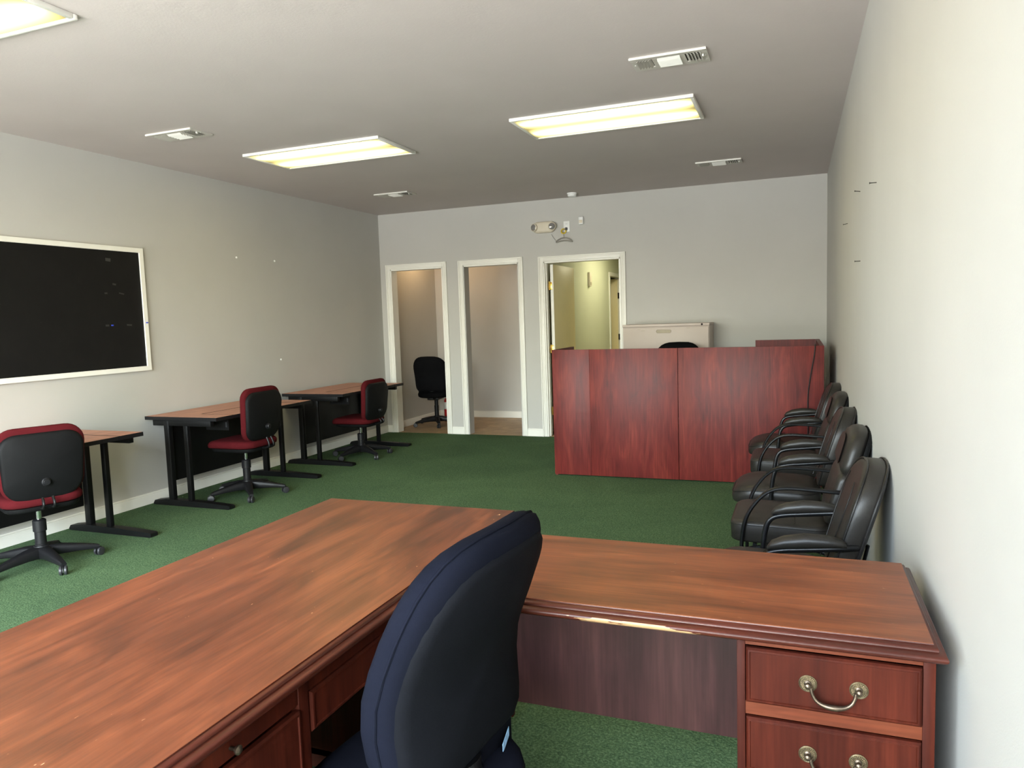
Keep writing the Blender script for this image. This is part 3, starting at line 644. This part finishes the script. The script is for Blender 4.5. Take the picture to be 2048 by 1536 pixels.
# ================================================================== leather guest chairs along the right wall (sitters face -x)
def padded_chair(label, y):
    t = thing('guest_armchair', label, 'armchair', (0, y, 0), 0, 'leather guest chairs along the wall')
    # seat: waterfall front
    seat = pad(rrect(0.46, 0.45, 0.11, 7), 0.05, -0.05, 0.045, 0.012, 0.0)
    def fs(x, y_, z):
        d = max(0.0, -x - 0.06)
        return (x - 0.115, y_ * (1.0 - 0.10 * max(0, -x / 0.23) ** 2), z + 0.414 - 1.3 * d * d - 0.04 * (x - 0.0))
    obj('seat', warp(seat, fs), 'leather', t, angle=60)
    rim = [fs(a * 0.985, b * 0.985, 0.026) for a, b in rrect(0.46, 0.45, 0.11, 7)]
    obj('seat_piping', tube(rim + [rim[0]], 0.0038, 6, smooth=0), 'leather_piping', t)
    obj('seat_seam', tube([fs(0.02, -0.20, 0.054), fs(-0.02, -0.10, 0.059), fs(0.0, 0.0, 0.061), fs(-0.02, 0.10, 0.059), fs(0.02, 0.20, 0.054)], 0.002, 6), 'leather_piping', t)
    # back: domed outline in (y, z)
    out = []
    for i in range(17):
        a = pi * i / 16
        out.append((math.copysign(abs(cos(a)) ** 0.75, cos(a)) * 0.225 if abs(cos(a)) > 1e-9 else 0.0, 0.035 + 0.165 * abs(sin(a)) ** 0.8))
    out += [(-0.222, -0.06), (-0.21, -0.13), (-0.19, -0.185), (-0.13, -0.205), (0.13, -0.205), (0.19, -0.185), (0.21, -0.13), (0.222, -0.06)]
    def fb(u, v, w): return (0.178 - w + 0.30 * (v + 0.02) - 0.9 * u * u * 0.4, u, 0.670 + v)
    obj('backrest', warp(pad(out, 0.030, -0.055, 0.028, 0.016, 0.006), fb), 'leather', t, angle=60)
    for w in (0.018, -0.045):
        loop = [fb(a * 0.992, b * 0.992, w) for a, b in out]
        obj('back_piping', tube(loop + [loop[0]], 0.0042, 6, smooth=0), 'leather_piping', t)
    for s in (-1, 1): obj('back_seam', tube([fb(s * 0.10, -0.19, 0.046), fb(s * 0.125, -0.05, 0.045), fb(s * 0.135, 0.09, 0.042), fb(s * 0.10, 0.14, 0.042)], 0.002, 6), 'leather_piping', t)
    for s in (-1, 1):
        yy = s * 0.232
        obj('arm_frame', tube([(0.185, yy * 0.93, 0.615), (0.14, yy, 0.613), (0.02, yy, 0.600), (-0.06, yy, 0.592), (-0.108, yy, 0.575), (-0.128, yy, 0.515), (-0.140, yy, 0.35), (-0.150, yy, 0.15), (-0.158, yy, 0.006)], 0.011, 10), 'chair_tube', t)
        top = [(-0.100, 0.603), (-0.085, 0.625), (-0.045, 0.644), (0.02, 0.657), (0.09, 0.655), (0.135, 0.645), (0.150, 0.632)]
        rings = []
        for k, (x, z) in enumerate(top):
            wv = (0.012, 0.021, 0.027, 0.029, 0.028, 0.025, 0.016)[k]; zb = 0.592 + (x + 0.10) * 0.10
            rings.append([(x, yy + wv * cos(a), (z + zb) / 2 + (z - zb) / 2 * sin(a)) for a in [2 * pi * i / 12 for i in range(12)]])
        obj('arm_pad', loft(rings), 'leather', t, angle=60)
        obj('rear_leg', tube([(0.06, s * 0.19, 0.375), (0.13, s * 0.20, 0.36), (0.165, s * 0.21, 0.30), (0.20, s * 0.215, 0.006)], 0.011, 10), 'chair_tube', t)
        obj('back_bracket', tube([(-0.02, s * 0.13, 0.375), (0.13, s * 0.13, 0.375), (0.185, s * 0.13, 0.43), (0.222, s * 0.13, 0.60)], 0.012, 8, 0.006), 'black_metal', t)
    for x in (-0.20, 0.05): obj('cross_bar', tube([(x, -0.20, 0.372), (x, 0.20, 0.372)], 0.010, 8, smooth=0), 'chair_tube', t)
    for s in (-1, 1): obj('seat_bar', tube([(-0.142, s * 0.232, 0.36), (-0.10, s * 0.20, 0.368), (0.06, s * 0.19, 0.372)], 0.009, 8), 'chair_tube', t)
    return t
def square_chair(label, y):
    t = thing('guest_armchair', label, 'armchair', (0, y, 0), 0, 'leather guest chairs along the wall')
    seat = pad(rrect(0.42, 0.43, 0.065, 6), 0.055, -0.045, 0.022, 0.012, 0.0)
    def fs(x, y_, z):
        d = max(0.0, -x - 0.08)
        return (x - 0.075, y_, z + 0.425 - 0.5 * d * d - 0.03 * x)
    obj('seat', warp(seat, fs), 'leather', t, angle=60)
    rim = [fs(a * 0.99, b * 0.99, 0.036) for a, b in rrect(0.42, 0.43, 0.065, 6)]
    obj('seat_piping', tube(rim + [rim[0]], 0.003, 6, smooth=0), 'leather_piping', t)
    obj('seat_seam', tube([fs(0.06, -0.205, 0.0585), fs(0.06, 0.0, 0.0675), fs(0.06, 0.205, 0.0585)], 0.002, 6), 'leather_piping', t)
    def fb(u, v, w): return (0.192 - w + 0.28 * (v + 0.02) - 0.25 * u * u, u, 0.680 + v)
    dome = []
    for i in range(13):
        a = pi * i / 12
        dome.append((math.copysign(abs(cos(a)) ** 0.6, cos(a)) * 0.205 if abs(cos(a)) > 1e-9 else 0.0, 0.07 + 0.135 * abs(sin(a)) ** 0.75))
    upper = dome + [(-0.207, 0.05), (-0.195, 0.026), (0.195, 0.026), (0.207, 0.05)]
    obj('head_cushion', warp(pad(upper, 0.045, -0.045, 0.04, 0.012, 0.0), fb), 'leather', t, angle=60)
    lower = [(a, b - 0.085) for a, b in rrect(0.41, 0.225, 0.04, 5)]
    obj('backrest', warp(pad(lower, 0.040, -0.035, 0.025, 0.012, 0.0), fb), 'leather', t, angle=60)
    back = dome + [(-0.20, -0.02), (-0.195, -0.14), (-0.17, -0.185), (0.17, -0.185), (0.195, -0.14), (0.20, -0.02)]
    obj('back_panel', warp(([(p[0] * 0.97, p[1] * 0.97, p[2] - 0.036) for p in pad(back, 0.0, -0.020, 0.016, 0.0, 0.0)[0]], pad(back, 0.0, -0.020, 0.016, 0.0, 0.0)[1]), fb), 'black_shell', t, angle=60)
    for s in (-1, 1):
        yy = s * 0.222
        obj('arm_frame', tube([(0.215, yy * 0.90, 0.625), (0.17, yy, 0.632), (0.03, yy, 0.640), (-0.07, yy, 0.642), (-0.135, yy, 0.618), (-0.195, yy, 0.545), (-0.224, yy, 0.475), (-0.236, yy, 0.37), (-0.240, yy, 0.20), (-0.242, yy, 0.006)], 0.013, 10, 0.009), 'chair_tube', t)
        obj('rear_leg', tube([(0.02, s * 0.18, 0.37), (0.12, s * 0.195, 0.36), (0.165, s * 0.20, 0.30), (0.205, s * 0.205, 0.006)], 0.011, 10), 'chair_tube', t)
        obj('back_bracket', tube([(-0.02, s * 0.12, 0.37), (0.15, s * 0.12, 0.375), (0.20, s * 0.12, 0.43), (0.235, s * 0.12, 0.58)], 0.012, 8, 0.006), 'black_metal', t)
        obj('seat_bar', tube([(-0.238, s * 0.222, 0.33), (-0.20, s * 0.20, 0.365), (0.02, s * 0.18, 0.368)], 0.009, 8), 'chair_tube', t)
    for x in (-0.18, 0.02): obj('cross_bar', tube([(x, -0.19, 0.368), (x, 0.19, 0.368)], 0.010, 8, smooth=0), 'chair_tube', t)
    return t
padded_chair('padded-arm black leather chair beside the reception counter', 5.755)
square_chair('bare-armed black leather chair, second from the reception counter', 5.010)
padded_chair('padded-arm black leather chair in the middle of the wall row', 4.326)
square_chair('bare-armed black leather chair, second from the desk return', 3.563)
padded_chair('padded-arm black leather chair nearest the desk return', 2.847)

# ================================================================== training tables along the left wall
def training_table(label, y0):
    L, x0, x1, z = 1.20, -4.905, -4.175, 0.720
    t = thing('training_table', label, 'table', (0, y0, 0), 0, 'training tables along the wall')
    p0, p1, px = 0.19, L - 0.19, -4.500          # drop-leaf keyboard panel cut into the front edge
    obj('tabletop', add(G(), box(x0 + 0.004, px - 0.006, 0.004, L - 0.004, z - 0.024, z), box(px - 0.006, x1 - 0.004, 0.004, p0 - 0.006, z - 0.024, z), box(px - 0.006, x1 - 0.004, p1 + 0.006, L - 0.004, z - 0.024, z)), 'table_laminate', t, smooth=False)
    obj('edge_band', add(G(), box(x0, x1, 0, 0.004, z - 0.028, z - 0.0006), box(x0, x1, L - 0.004, L, z - 0.028, z - 0.0006), box(x0, x0 + 0.004, 0.004, L - 0.004, z - 0.028, z - 0.0006),
        box(x1 - 0.004, x1, 0.004, p0 - 0.006, z - 0.028, z - 0.0006), box(x1 - 0.004, x1, p1 + 0.006, L - 0.004, z - 0.028, z - 0.0006), box(px - 0.006, px + 0.001, p0 - 0.006, p1 + 0.006, z - 0.028, z + 0.0005),
        box(px, x1, p0 - 0.006, p0 - 0.001, z - 0.028, z + 0.0005), box(px, x1, p1 + 0.001, p1 + 0.006, z - 0.028, z + 0.0005)), 'black_plastic', t, smooth=False)
    leaf = obj('keyboard_leaf', box(px + 0.002, x1 - 0.006, p0 + 0.001, p1 - 0.001, z - 0.024, z - 0.001), 'table_laminate', t, smooth=False)
    obj('leaf_edge', box(x1 - 0.006, x1 - 0.002, p0 + 0.001, p1 - 0.001, z - 0.028, z - 0.0014), 'black_plastic', leaf, smooth=False)
    for yy in (p0 - 0.012,):
        br = obj('leaf_bracket', add(G(), box(px + 0.05, x1 - 0.045, yy, yy + 0.010, z - 0.125, z - 0.028), box(px + 0.05, x1 - 0.045, yy - 0.02, yy + 0.03, z - 0.036, z - 0.028)), 'black_metal', t, smooth=False)
        for xx in (px + 0.065, x1 - 0.075): obj('slot', box(xx, xx + 0.012, yy - 0.002, yy, z - 0.10, z - 0.06), 'caster_grey', br, smooth=False)
    obj('modesty_panel', box(-4.735, -4.722, 0.06, L - 0.06, 0.185, z - 0.03), 'black_metal', t, smooth=False)
    for yy in (0.035, L - 0.035):
        foot = [(-4.880, 0.0), (-4.120, 0.0), (-4.108, 0.006), (-4.108, 0.026), (-4.120, 0.032), (-4.40, 0.045), (-4.75, 0.050), (-4.868, 0.036), (-4.885, 0.012)]
        obj('foot', prism(foot, yy - 0.030, yy + 0.030, 'y'), 'black_metal', t, angle=30)
        obj('post', box(-4.728, -4.675, yy - 0.022, yy + 0.022, 0.045, z - 0.03, 0.008), 'black_metal', t)
        obj('post', box(-4.532, -4.489, yy - 0.018, yy + 0.018, 0.042, z - 0.03, 0.008), 'black_metal', t)
        obj('end_bracket', box(-4.84, -4.25, yy - 0.02, yy + 0.02, z - 0.075, z - 0.028, 0.004), 'black_metal', t)
    return t
training_table('wood laminate training table nearest the camera, under the blackboard', 2.545)
training_table('wood laminate training table in the middle of the wall row', 4.425)
training_table('wood laminate training table nearest the far doorways', 6.125)

# ================================================================== reception counter, cabinet
RCY, RCZ = 6.187, 1.120
rc = thing('reception_counter', 'tall red mahogany reception counter facing the room', 'counter', (0, RCY, 0))
for a, b, dy in ((-2.025, -1.6885, 0.0), (-1.6875, -0.9345, 0.0), (-0.931, 0.186, 0.004)):
    obj('front_panel', box(a, b, dy, dy + 0.020, 0.012, RCZ - 0.002, 0.0012), 'reception_wood', rc)
obj('end_panel', box(-2.025, -2.003, 0.021, 0.62, 0.0, RCZ - 0.002), 'reception_wood', rc, smooth=False)
obj('top_edge', box(-2.003, 0.15, 0.025, 0.050, 1.08, RCZ - 0.004), 'reception_wood', rc, smooth=False)
obj('side_panel', box(0.152, 0.184, 0.025, 1.33, 0.0, RCZ), 'reception_wood', rc, smooth=False)
obj('hutch_back', box(-0.386, 0.150, 1.30, 1.325, 0.0, RCZ), 'reception_wood', rc, smooth=False)
obj('worktop', add(G(), box(-2.003, 0.150, 0.052, 0.70, 0.71, 0.74), box(-0.386, 0.150, 0.70, 1.298, 0.71, 0.74)), 'reception_wood', rc, smooth=False)
tag(obj('power_cord', tube([(0.121, RCY + 0.03, RCZ + 0.007), (0.121, RCY - 0.008, RCZ + 0.006), (0.118, RCY - 0.007, 1.06), (0.096, RCY - 0.007, 0.93), (0.080, RCY - 0.007, 0.83), (0.068, RCY - 0.007, 0.72), (0.072, RCY - 0.007, 0.55), (0.07, RCY - 0.007, 0.30), (0.075, RCY - 0.008, 0.006)], 0.0045, 8), 'black_cable'),
    'thin black cord hanging down the reception counter front', 'cord')
fc = thing('filing_cabinet', 'beige metal lateral filing cabinet against the far wall', 'cabinet', (-1.295, 7.765, 0))
obj('body', box(-0.447, 0.447, 0.012, 0.42, 0.0, 1.270, 0.004), 'beige_metal', fc)
obj('lid', box(-0.450, 0.450, -0.004, 0.422, 1.270, 1.297, 0.004), 'beige_metal', fc)
for k, (z0, z1) in enumerate(((0.97, 1.262), (0.66, 0.96), (0.35, 0.65), (0.04, 0.34))):
    dr = obj('drawer', box(-0.440, 0.440, -0.006, 0.010, z0, z1, 0.003), 'beige_metal', fc)
    obj('recessed_pull', xf(add(G(), pad(rrect(0.150, 0.034, 0.0165, 6), 0.002, 0.0, 0.002, 0.0, 0.0)), Matrix.Translation((-0.015, -0.006, z1 - 0.042)) @ Matrix.Rotation(rad(90), 4, 'X')), 'beige_dark', dr)
    obj('pull_rim', tube([(-0.015 + a, -0.008, z1 - 0.042 + b) for a, b in rrect(0.155, 0.038, 0.0185, 6) + [(0.0775 - 0.0, -0.0005)][:0]] + [(-0.015 + rrect(0.155, 0.038, 0.0185, 6)[0][0], -0.008, z1 - 0.042 - 0.019)], 0.0028, 6, smooth=0), 'beige_metal', dr)
obj('lock', mv(cyl(0.010, -0.010, -0.002, 14, 'y'), 0.375, 0, 1.284), 'dark_void', fc)
for x, z, ln in ((-0.29, 1.243, 0.03), (-0.25, 1.228, 0.04), (0.22, 1.247, 0.035)): obj('scuff', box(x, x + ln, -0.0068, -0.006, z, z + 0.003), 'beige_dark', fc, smooth=False)

# ================================================================== blackboard
BY0, BY1, BZ0, BZ1 = 2.72, 4.533, 1.086, 2.062
bd = thing('blackboard', 'large black notice board in a pale wooden frame', 'board', (XL, 0, 0))
obj('panel', box(0.002, 0.014, BY0 + 0.02, BY1 - 0.02, BZ0 + 0.02, BZ1 - 0.02), 'board_black', bd, smooth=False)
FW = 0.036
for a, b, c, d in ((BY0, BY1, BZ0, BZ0 + FW), (BY0, BY1, BZ1 - FW, BZ1)):
    obj('frame_rail', prism([(a, c), (b, c), (b - FW, d), (a + FW, d)] if c == BZ0 else [(a + FW, c), (b - FW, c), (b, d), (a, d)], 0.001, 0.026, 'x'), 'white_trim', bd, smooth=False)
for s in (0, 1):
    q = [(BY1, BZ0), (BY1, BZ1), (BY1 - FW, BZ1 - FW), (BY1 - FW, BZ0 + FW)] if s else [(BY0, BZ0), (BY0 + FW, BZ0 + FW), (BY0 + FW, BZ1 - FW), (BY0, BZ1)]
    obj('frame_stile', prism(q, 0.001, 0.026, 'x'), 'white_trim', bd, smooth=False)
for y, z, w, h in ((4.21, 1.955, 0.045, 0.024), (4.25, 1.77, 0.03, 0.012), (4.17, 1.70, 0.025, 0.012), (4.31, 1.70, 0.045, 0.009), (4.16, 1.455, 0.03, 0.014), (4.36, 1.455, 0.045, 0.012)):
    obj('tape_scrap', rot(box(0.014, 0.0155, -w / 2, w / 2, -h / 2, h / 2), 'X', rad(random.uniform(-12, 12))), 'tape_scrap', bd, smooth=False, loc=(0, y, z))
for y, z in ((4.20, 1.455), (4.515, 1.47)): obj('push_pin', mv(lathe([(0.006, 0.0), (0.004, 0.004), (0.004, 0.010), (0.006, 0.013), (0.001, 0.014)], 10, 'x'), 0.014 if y < 4.5 else 0.026, y, z), 'blue_pin', bd)

# ================================================================== ceiling lights, vents, detector
def ceiling_light(label, cx, cyy, group='fluorescent ceiling lights'):
    t = thing('ceiling_light', label, 'ceiling light', (cx, cyy, H), 0, group)
    a, b = 0.61, 0.285
    obj('frame_rail', box(-a, a, -b, -b + 0.022, -0.022, 0.0, 0.004), 'white_metal', t); obj('frame_rail', box(-a, a, b - 0.022, b, -0.022, 0.0, 0.004), 'white_metal', t)
    obj('frame_end', box(-a, -a + 0.024, -b + 0.022, b - 0.022, -0.022, 0.0, 0.004), 'white_metal', t); obj('frame_end', box(a - 0.024, a, -b + 0.022, b - 0.022, -0.022, 0.0, 0.004), 'white_metal', t)
    obj('lens', box(-a + 0.026, a - 0.026, -b + 0.024, b - 0.024, -0.015, -0.009), 'lamp_lens', t, smooth=False)
    for s in (-1, 1): obj('latch', box(s * 0.45 - 0.012, s * 0.45 + 0.012, -b + 0.004, -b + 0.016, -0.025, -0.021, 0.001), 'vent_metal', t)
ceiling_light('lit fluorescent panel nearer the training tables, middle of the ceiling', -3.432, 5.035)
ceiling_light('lit fluorescent panel nearer the leather chairs, middle of the ceiling', -1.215, 5.070)
ceiling_light('lit fluorescent panel cut off by the top left corner', -3.460, 2.105)
ceiling_light('lit fluorescent panel above the mahogany desk', -1.215, 2.105)
def vent(label, cx, cyy):
    t = thing('ceiling_vent', label, 'vent', (cx, cyy, H), 0, 'supply vents in the ceiling')
    a, b = 0.198, 0.105
    obj('duct', box(-0.175, 0.175, -0.065, 0.065, -0.005, -0.0005), 'dark_void', t, smooth=False)
    obj('face_plate', add(G(), box(-a, a, -b, -0.062, -0.010, 0, 0.002), box(-a, a, 0.062, b, -0.010, 0, 0.002), box(-a, -0.165, -0.062, 0.062, -0.010, 0), box(0.165, a, -0.062, 0.062, -0.010, 0), box(-0.085, -0.06, -0.062, 0.062, -0.010, 0), box(0.06, 0.085, -0.062, 0.062, -0.010, 0)), 'vent_metal', t, smooth=False)
    obj('rolled_edge', tube([(-a, -b, -0.009), (a, -b, -0.009)], 0.006, 8, smooth=0), 'white_metal', t)
    for s in (-1, 1):
        for k in range(5): obj('louvre', mv(rot(box(-0.011, 0.011, -0.061, 0.061, -0.0008, 0.0008), 'Y', s * rad(38)), s * (0.097 + k * 0.0155), 0, -0.009), 'vent_metal', t, smooth=False)
    for k in range(5): obj('centre_louvre', mv(rot(box(-0.059, 0.059, -0.013, 0.013, -0.0008, 0.0008), 'X', rad(-32)), 0, -0.046 + k * 0.024, -0.012), 'white_metal', t, smooth=False)
    for s in (-1, 1): obj('screw', mv(lathe([(0.005, -0.012), (0.005, -0.010)], 10), s * 0.182, 0.0), 'white_metal', t)
    obj('damper_lever', box(0.170, 0.178, -0.03, -0.012, -0.022, -0.010, 0.002), 'white_metal', t)
vent('ceiling vent above the leather chairs, largest in view', -0.637, 4.090)
vent('ceiling vent above the middle training table, by the left wall', -3.985, 4.067)
vent('small distant ceiling vent before the leftmost doorway', -3.955, 6.955)
vent('small distant ceiling vent before the reception corner', -0.670, 7.047)
sd = thing('smoke_detector', 'round white smoke detector on the ceiling near the far wall', 'smoke detector', (-2.312, 7.93, H))
obj('mount', lathe([(0.055, 0.0), (0.055, -0.012), (0.05, -0.014)], 20), 'white_plastic', sd)
obj('cap', lathe([(0.049, -0.014), (0.047, -0.034), (0.038, -0.042), (0.002, -0.044)], 20), 'white_plastic', sd)

# ================================================================== fittings on the far wall
el = thing('emergency_light', 'beige oval twin head emergency light above the doorway', 'emergency light', (-2.728, YB, 2.435))
prof = [(u, v) for u, v in rrect(0.275, 0.128, 0.060, 6)]
obj('housing', xf(pad(prof, 0.060, 0.0, 0.028, 0.01, 0.0), Matrix.Rotation(rad(90), 4, 'X')), 'beige_plastic', el, angle=60)
for s in (-1, 1):
    hd = obj('lamp_head', mv(rot(lathe([(0.030, 0.0), (0.044, -0.012), (0.046, -0.030), (0.040, -0.036)], 20, 'y'), 'Z', s * rad(24)), s * 0.098, -0.048, 0.0), 'beige_plastic', el)
    obj('lens', mv(rot(lathe([(0.040, -0.034), (0.030, -0.041), (0.004, -0.044)], 20, 'y'), 'Z', s * rad(24)), s * 0.098, -0.048, 0.0), 'lamp_glass', hd)
ou = thing('wall_outlet', 'white outlet plate high on the far wall with plug', 'outlet', (-2.464, YB, 2.428))
obj('cover_plate', box(-0.036, 0.036, -0.007, 0, -0.060, 0.060, 0.003), 'white_plastic', ou)
for s in (-1, 1):
    so = obj('socket', mv(lathe([(0.017, -0.007), (0.017, -0.0095), (0.015, -0.010)], 16, 'y'), 0.0, 0, s * 0.026), 'white_plastic', ou)
    for q in (-1, 1): obj('slot', box(q * 0.006 - 0.0012, q * 0.006 + 0.0012, -0.0108, -0.0098, s * 0.026 - 0.004, s * 0.026 + 0.006), 'dark_void', so, smooth=False)
obj('plug', box(-0.013, 0.013, -0.036, -0.0105, -0.042, -0.014, 0.004), 'caster_grey', ou)
cd = thing('coiled_cable', 'grey cable coil with yellow tie hanging under the outlet', 'cable', (-2.495, YB, 2.27))
cp = []
for k in range(3):
    for i in range(17):
        a = 2 * pi * i / 16
        cp.append((0.098 * cos(a), -0.010 - 0.006 * k, 0.016 * sin(a) - 0.030 * (abs(cos(a)) ** 2.0) + 0.012 + 0.004 * k))
obj('coil', tube(cp, 0.0042, 6, smooth=0), 'grey_cable', cd)
obj('lead', tube([(0.0, -0.018, 0.02), (-0.002, -0.02, 0.07), (-0.004, -0.024, 0.12), (0.02, -0.045, 0.128), (0.031, -0.042, 0.130)], 0.0035, 6), 'grey_cable', cd)
obj('lamp_lead', tube([(-0.09, -0.012, 0.0), (-0.12, -0.012, 0.03), (-0.140, -0.012, 0.06), (-0.150, -0.012, 0.082)], 0.0028, 6), 'grey_cable', cd)
obj('yellow_tie', tube([(0.028 * cos(a), -0.026, 0.105 + 0.026 * sin(a)) for a in [2 * pi * i / 12 for i in range(13)]], 0.007, 8, smooth=0), 'yellow_plastic', cd, 'yellow twist tie')
ms = thing('motion_sensor', 'small white motion sensor box high on the far wall', 'sensor', (-2.288, YB, 2.479))
obj('case', box(-0.028, 0.028, -0.040, 0, -0.045, 0.045, 0.010, 3), 'white_plastic', ms); obj('window', box(-0.020, 0.020, -0.042, -0.039, -0.030, 0.005, 0.001), 'beige_plastic', ms)

# fire extinguisher in the back room
fe = thing('fire_extinguisher', 'red fire extinguisher behind the black chair in the back room', 'fire extinguisher', (-4.585, 9.28, 0))
obj('cylinder', lathe([(0.050, 0.0), (0.060, 0.006), (0.062, 0.03), (0.062, 0.270), (0.055, 0.300), (0.034, 0.322), (0.018, 0.330), (0.018, 0.345)], 22), 'red_paint', fe)
obj('label', lathe([(0.0624, 0.170), (0.0630, 0.171), (0.0630, 0.268), (0.0624, 0.269)], 22), 'label_paper', fe)
obj('valve', add(G(), cyl(0.016, 0.345, 0.372, 12), box(-0.018, 0.018, -0.018, 0.018, 0.360, 0.385, 0.004)), 'chrome', fe)
obj('handle', add(G(), box(-0.09, 0.02, -0.009, 0.009, 0.386, 0.394, 0.002), mv(rot(box(-0.10, 0.01, -0.009, 0.009, 0, 0.006, 0.002), 'Y', rad(14)), 0, 0, 0.400)), 'black_metal', fe)
obj('hose', tube([(0.015, 0, 0.37), (0.06, 0, 0.365), (0.080, 0, 0.31), (0.078, 0, 0.20), (0.074, 0, 0.11)], 0.008, 8), 'black_cable', fe)

# ================================================================== nails and anchors
for k, (y, z, lb, dz) in enumerate(((3.34, 1.902, 'dark nail sticking out, highest and nearest on the right wall', 0.0), (4.137, 1.982, 'bent nail on the right wall, middle of three', 0.004), (5.073, 1.923, 'bent nail on the right wall, nearest the far corner', -0.004), (4.097, 1.636, 'short brad low on the right wall above the chairs', 0.0))):
    x = XR(y)
    tag(obj('nail', add(G(), tube([(0, 0, 0), (-0.012, 0, dz * 0.5), (-0.024, 0, dz)], 0.0018, 8, smooth=0), mv(lathe([(0.004, -0.0265), (0.004, -0.024)], 10, 'x'), 0, 0, dz)), 'nail_metal', loc=(x, y, z)), lb, 'nail', 'nails in the right wall')
for y, z, lb in ((5.626, 2.062, 'white plastic anchor in the left wall, upper one nearer the blackboard'), (6.169, 2.062, 'white plastic anchor in the left wall, upper one nearer the doorway'), (6.177, 1.066, 'white plastic anchor low in the left wall above the far table')):
    tag(obj('wall_anchor', lathe([(0.010, 0.0), (0.010, 0.003), (0.006, 0.006), (0.0055, 0.0035), (0.002, 0.0035)], 12, 'x'), 'white_plastic', loc=(XL, y, z)), lb, 'wall anchor', 'anchors in the left wall')
